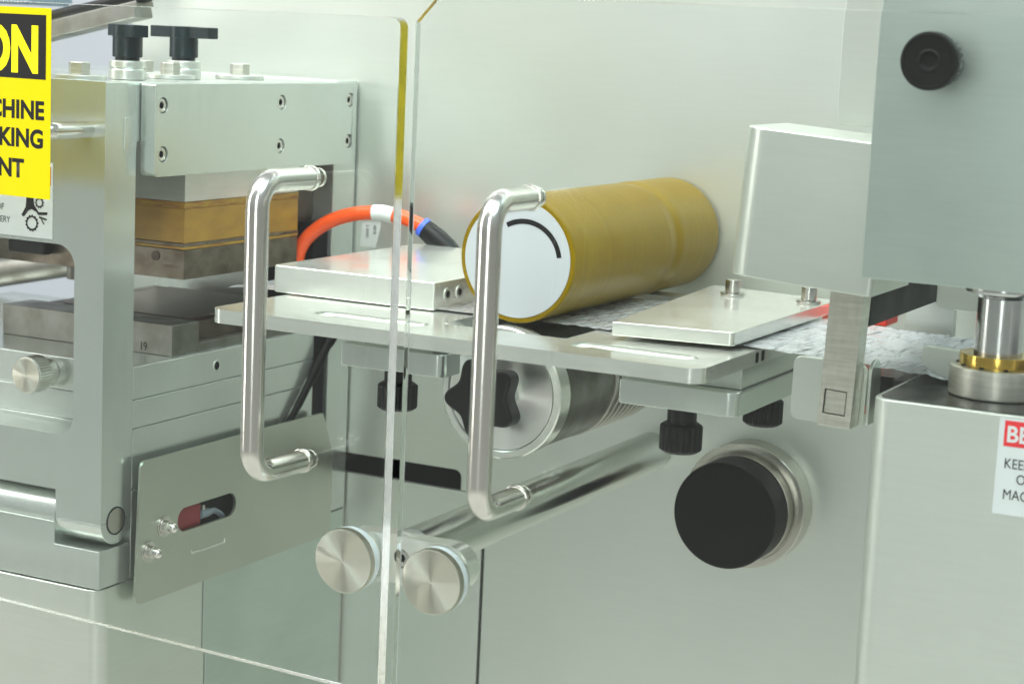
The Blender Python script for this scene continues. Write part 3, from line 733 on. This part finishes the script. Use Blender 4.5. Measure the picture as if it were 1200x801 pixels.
cbm = tag(tube('black_cable', 'rubber', spline([(-203, -33, -4), (-200.5, -24, -14), (-199, -18, -26), (-199, -20, -38), (-199.5, -33, -52), (-199.8, -48, -70), (-200, -62, -85), (-200.5, -74, -97)], 8), [4.6]*8+[4.6]*8+[4.4]*8+[3.8]*8+[3.0]*8+[2.3]*8+[2.0]*9, None, 16),
          'black cable bulging out below the platform and dropping behind the satin side plate', 'cable')

# ------------------------------------------------------------------ clear doors
DY0, DY1 = -296.0, -290.0
def handle(x, h, parent):
    zt, zb = 69.6, -53.6
    hd_ = tube('pull_handle', 'polish', fillet_path([(x, DY0-0.2, zt), (x, DY0-h, zt), (x, DY0-h, zb), (x, DY0-0.2, zb)], 11, 10), 4.9, parent, 28)
    for z in (zt, zb):
        lathe('foot_ring', 'polish', [(4.9, DY0-2.0), (5.3, DY0-1.8), (5.5, DY0-1.0), (5.5, DY0-0.05)], 'y', (x, 0, z), 32, hd_)
        lathe('fixing_screw', 'polish', cyl_prof(4.2, DY1+0.05, DY1+2.0, 0.5), 'y', (x, 0, z), 28, hd_)
    return hd_
ldoor = thing('clear_door', (-3.8, -296, -151), 'clear acrylic door carrying the yellow caution sticker and a tube handle', 'door')
lpane = prism('pane', ['acrylic', 'acrylic_edge', 'acrylic_frost', 'acrylic_sawn_foot'], rounded([(-330, 138.6), (-2.5, 138.6), (-2.5, -151.5), (-330, -151.5)], [0, 4.5, 1, 0], 6), 'y', DY0, DY1, bev=0.3, parent=ldoor)
handle(-45.8, 36, ldoor)
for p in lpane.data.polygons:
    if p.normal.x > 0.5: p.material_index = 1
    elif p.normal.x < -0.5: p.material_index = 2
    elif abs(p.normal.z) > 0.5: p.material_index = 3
st = box('caution_sticker', 'yellow', -329, -196.6, DY0-0.12, DY0+0.10, 47.8, 136.0, 0, ldoor)
box('black_field', 'ink', -328, -199.7, DY0-0.20, DY0-0.14, 103.2, 132.8, 0, st)
def rletter(txt, xr, y, z, h, parent, mat='ink', bold=0.0, sx=1.0):
    return letter(txt, xr, y, z, h, parent, mat, bold, sx, 'RIGHT')
rletter('CAUTION', -203.8, DY0-0.26, 106.9, 20.2, st, 'yink', 0.06, 0.82)
rletter('MACHINE', -200.6, DY0-0.2, 84.8, 8.2, st, 'ink', 0.05, 1.02)
rletter('WORKING', -200.8, DY0-0.2, 71.6, 8.2, st, 'ink', 0.05, 1.02)
rletter('NT', -213.4, DY0-0.2, 57.2, 8.3, st, 'ink', 0.05, 1.02)
ldoor.rotation_euler = (0, 0, math.radians(-3.7))

rdoor = thing('clear_door', (4.6, -296, -165), 'clear acrylic door with a chamfered top corner and a tube handle before the amber roller', 'door')
prism('pane', 'acrylic', rounded([(4.6, 137), (15, 148.5), (400, 148.5), (400, -165), (4.6, -165)], [0.5, 1, 0, 0, 1], 3), 'y', DY0, DY1, bev=0.3, parent=rdoor)
handle(60.8, 34, rdoor)

# ------------------------------------------------------------------ machine labels
lb = tag(box('warning_label', 'vinyl', -330, -235.4, -233.25, -233.05, 22.3, 60.3, 0), 'white warning label with a hand and gear symbol on the press frame', 'label')
box('red_field', 'redink', -329, -236.4, -233.36, -233.28, 49.0, 58.4, 0, lb)
rletter('OUT OF', -266.4, -233.4, 34.6, 3.4, lb, 'ink', 0.0, 0.85)
rletter('MACHINERY', -262.4, -233.4, 28.5, 3.2, lb, 'ink', 0.0, 0.85)
def gear(cx, cz, ro, ri, hole, n):
    bm = bmesh.new(); N = n*4; a_, b_ = [], []
    for k in range(N):
        an = 2*PI*k/N; r = ro if k % 4 in (0, 1) else ri
        a_.append(bm.verts.new((cx+r*math.cos(an), -233.4, cz+r*math.sin(an)))); b_.append(bm.verts.new((cx+hole*math.cos(an), -233.4, cz+hole*math.sin(an))))
    for k in range(N): bm.faces.new((a_[k-1], a_[k], b_[k], b_[k-1]))
    fin_flat(bm, 'gear_symbol', 'ink', lb)
gear(-248.3, 29.4, 4.3, 3.7, 2.85, 13); gear(-243.6, 40.0, 2.9, 2.4, 1.7, 10)
bm = bmesh.new()
for poly in ([(-251.8, 44), (-247.6, 44), (-246.9, 38.6), (-244.6, 36.0), (-243.8, 34.9), (-246.6, 35.6), (-248.5, 36.4), (-250.2, 35.6), (-252.4, 37.0)],
             [(-252.2, 37.6), (-250.4, 35.8), (-252.8, 33.0), (-253.8, 32.2), (-255.1, 33.0)],
             [(-245.5, 35.2), (-243.4, 35.2), (-238.6, 35.6), (-238.2, 34.6), (-238.8, 34.2), (-244.2, 33.8)],
             [(-243.8, 33.2), (-238.8, 32.3), (-238.6, 31.7), (-239.3, 31.5), (-243.8, 32.3)],
             [(-242.8, 31.9), (-241.8, 31.8), (-240.2, 29.5), (-240.8, 29.2)]):
    bm.faces.new([bm.verts.new((x, -233.4, z)) for x, z in poly])
fin_flat(bm, 'hand_symbol', 'ink', lb)
lr = tag(box('warning_label', 'vinyl', 241.6, 300, -235.25, -235.05, -44.2, -5.6, 0), 'white and red warning label on the front of the lower cabinet', 'label')
box('red_field', 'redink', 243.8, 299, -235.36, -235.28, -16.8, -6.6, 0, lr)
letter('BEWARE', 244.6, -235.42, -14.9, 6.3, lr, 'vinyl', 0.035, 0.95)
letter('KEEP HANDS', 244.6, -235.4, -25.5, 4.0, lr, 'ink', 0.0, 0.82)
letter('OUT OF', 249.8, -235.4, -31.4, 4.0, lr, 'ink', 0.0, 0.82)
letter('MACHINERY', 245.0, -235.4, -37.9, 4.0, lr, 'ink', 0.0, 0.82)

# ------------------------------------------------------------------ pieces behind the press
sa = thing('slanting_arm', (-380, -80, 130), 'slanting steel arm with a black rail behind the press top', 'arm')
def bar_between(name, mat, a, b, w, h, parent, bev=0.8):
    a, b = Vector(a), Vector(b); d = b-a; L_ = d.length
    bm = box_bm(-L_/2, L_/2, -w/2, w/2, -h/2, h/2, bev)
    q = Matrix.Translation((a+b)/2) @ Vector((1, 0, 0)).rotation_difference(d.normalized()).to_matrix().to_4x4()
    bmesh.ops.transform(bm, matrix=q, verts=bm.verts)
    return fin(bm, name, mat, parent)
bar_between('steel_bar', 'die2', (-450, -80, 104), (-300, -80, 138), 16, 10, sa)
bar_between('black_rail', 'black', (-430, -82, 116), (-296, -82, 146.5), 12, 7, sa, 2.5)
tag(box('grey_cover', 'greyplastic', -470, -403, -60, -20, 137.5, 185, 2), 'small grey plastic cover at the top corner behind the slanting arm', 'cover')
tag(tube('cross_tube', 'die2', [(-500, -60, -47), (-430, -55, -29), (-365, -50, -15)], 9, None, 24), 'dull steel tube crossing behind the upper die', 'tube')

# every leaf is parented and placed; keep the scene graph up to date
for root, dx in ((hs, -3.6), (cv, -2.2), (cab, -2.4), (lr, -0.2), (hw, -2.0)): root.location.x += dx*S
bpy.context.view_layer.update()
